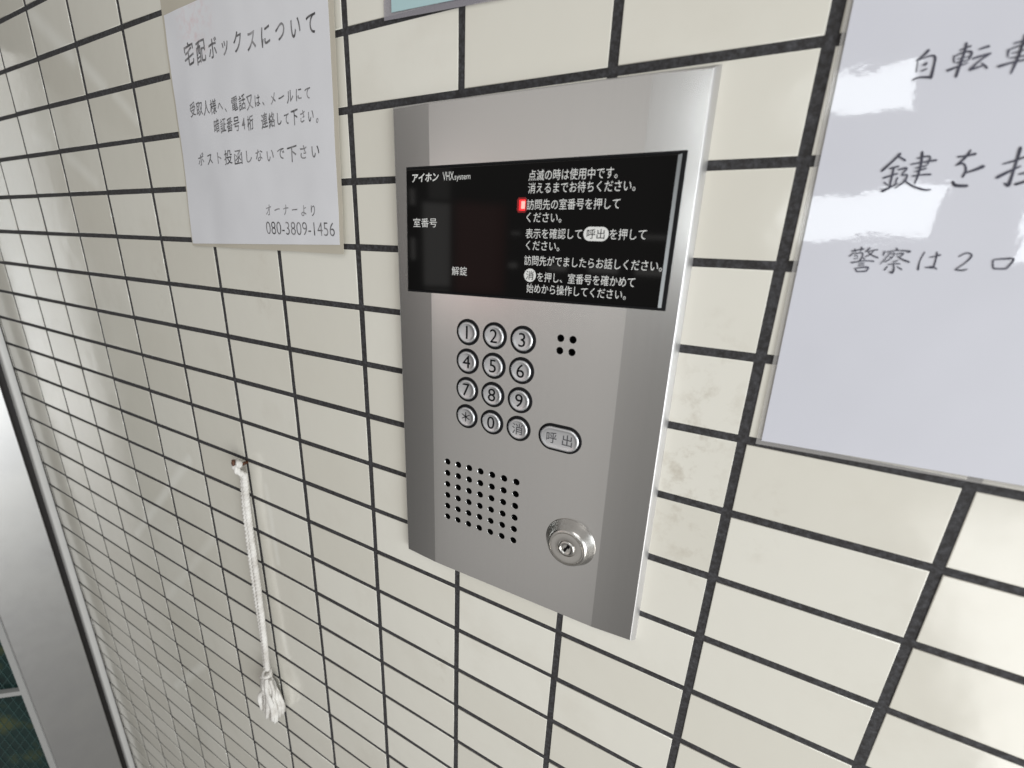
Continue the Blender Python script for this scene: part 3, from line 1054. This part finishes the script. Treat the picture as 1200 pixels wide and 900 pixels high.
# whipping knot and tassel
kp = at(313.5, 790, -0.0135)
kn = MB()
for q in range(2):
    c0 = kp + Vector((0.0005 * q, -0.0005, 0.003 - 0.0042 * q))
    kn.tube([c0 + Vector((0.0052 * math.cos(a), 0.0042 * math.sin(a), 0.0026 * math.sin(a + 2.2 * q))) for a in
             [2 * math.pi * i / 24 for i in range(25)]], 0.0023, 8)
kn.build('knot', M_cord, cord, True)
tp = at(313.5, 797, -0.0135)
te = at(316, 840, -0.0135)
drop = tp.z - te.z
ts = MB()
for i in range(24):
    a = random.uniform(0, 2 * math.pi); rr = math.sqrt(random.random())
    ex, ey = 0.0135 * rr * math.cos(a), 0.0080 * rr * math.sin(a)
    ln = drop * random.uniform(0.66, 1.03) * (1 - 0.10 * rr)
    p0 = tp + Vector((0.0040 * rr * math.cos(a), 0.0030 * rr * math.sin(a), 0.006))
    bx, by = random.uniform(-0.006, 0.006), random.uniform(-0.002, 0.002)
    pts = [p0, p0 + Vector((ex * 0.45 + bx, ey * 0.4 + by, -ln * 0.28)), p0 + Vector((ex * 0.95 - bx, ey * 0.8, -ln * 0.62)),
           p0 + Vector((ex + random.uniform(-0.004, 0.004) - 0.001, ey, -ln))]
    sp = spline(pts, 7)
    ph = random.uniform(0, 6)
    r0 = random.uniform(0.0016, 0.0027)
    # each strand end is a loose bundle: it swells and frays towards its tip
    ts.tube(sp, [(lambda th, k=k, ph=ph, r0=r0: (r0 + 0.0009 * k / len(sp)) * (1 + 0.30 * math.sin(3 * th + ph + k * 0.5))) for k in range(len(sp))], 9)
ts.build('tassel', M_cord, cord, True)
fr = MB()
w0 = kp + Vector((-0.006, -0.002, -0.005))
fr.tube(spline([w0, w0 + Vector((-0.006, 0, -0.006)), w0 + Vector((-0.011, 0.001, -0.0085))], 8), 0.0016, 6)
w1 = kp + Vector((0.006, -0.001, -0.006))
fr.tube(spline([w1, w1 + Vector((0.004, 0, -0.020)), w1 + Vector((0.001, -0.002, -0.036)), w1 + Vector((-0.004, -0.002, -0.028))], 8), 0.0021, 6)
fr.build('loose_end', M_cord, cord, True)

# ------------------------------------------------------------------ door side, lower left corner
ZB, ZT = -1.62 + H, 0.30 + H
XF = -0.900
post = thing('steel_post', 'tall steel door post with pale edge trim at the left end of the tiled wall', 'door post',
             (-0.93, -0.06, ZB))
pm = MB()


def prism(mb, prof, z0, z1):
    mb.loops([[(x, y, z0) for x, y in prof], [(x, y, z1) for x, y in prof]])


prism(pm, [(XF - 0.06, -0.0245), (XF - 0.06, -0.1165), (XF - 0.0139, -0.1165), (XF - 0.0126, -0.1153), (XF, -0.0257), (XF - 0.0012, -0.0245)], ZB, ZT)
pm.build('post_face', M_post, post)
em = MB()
prism(em, [(XF - 0.0045, -0.0002), (XF - 0.0045, -0.0090), (XF - 0.0052, -0.0104), (XF - 0.0068, -0.0113), (XF - 0.020, -0.0115), (XF - 0.020, -0.0002)], ZB, ZT)
sharp(em.build('edge_trim', M_trim, post), 50)
gk = MB()
prism(gk, [(XF - 0.06, 0.0), (XF - 0.06, -0.0244), (XF - 0.0205, -0.0244), (XF - 0.0205, 0.0)], ZB, ZT)
gk.build('gasket', M_gasket, post)
jm = MB()
prism(jm, [(XF - 0.0075, 0.0008), (XF - 0.0075, -0.0016), (XF - 0.0042, -0.0016), (XF - 0.0042, 0.0008)], ZB, ZT)
jm.build('sealant_line', M_gasket, post)

dirp = Vector((-0.78, -0.63, 0)).normalized()
nrm = Vector((0.63, -0.78, 0)).normalized()
E0 = Vector((XF - 0.016, -0.1167, 0))
gp = thing('wired_glass_panel', 'dark green wired glass panel with grey glazing bead and rail beside the steel post', 'glass panel',
           (E0.x, E0.y, ZB))


def along(s, d, z):
    p = E0 + dirp * s + nrm * d
    return (p.x, p.y, z)


def slab(mb, s0, s1, d0, d1, z0, z1):
    mb.loops([[along(s0, d0, z), along(s0, d1, z), along(s1, d1, z), along(s1, d0, z)] for z in (z0, z1)])


sl = MB(); slab(sl, 0.010, 0.62, -0.016, -0.010, ZB + 0.02, ZT - 0.02); sl.build('pane', M_pane, gp)
wm = MB()
for slope, gap, rad in ((-1.27, 0.027, 0.0008), (4.6, 0.075, 0.0006)):
    for k in range(-60, 60):
        # straight wires of the slanting mesh, clipped to the pane
        zc = ZB + 1.0 + k * gap
        lim = sorted(((ZB + 0.05 - zc) / slope, (ZT - 0.05 - zc) / slope))
        s0, s1 = max(0.012, lim[0]), min(0.60, lim[1])
        if s1 - s0 > 0.01:
            wm.tube([Vector(along(s_, -0.0096, zc + slope * s_)) for s_ in (s0, s1)], rad, 4)
wm.build('wire_mesh', M_wire, gp)
bd = MB(); slab(bd, 0.0, 0.0115, -0.018, 0.0015, ZB, ZT); bd.build('glazing_bead', M_bead, gp)
ra = MB(); slab(ra, 0.0118, 0.62, -0.0095, 0.0010, -0.945 + H, -0.934 + H); ra.build('rail', M_bead, gp)
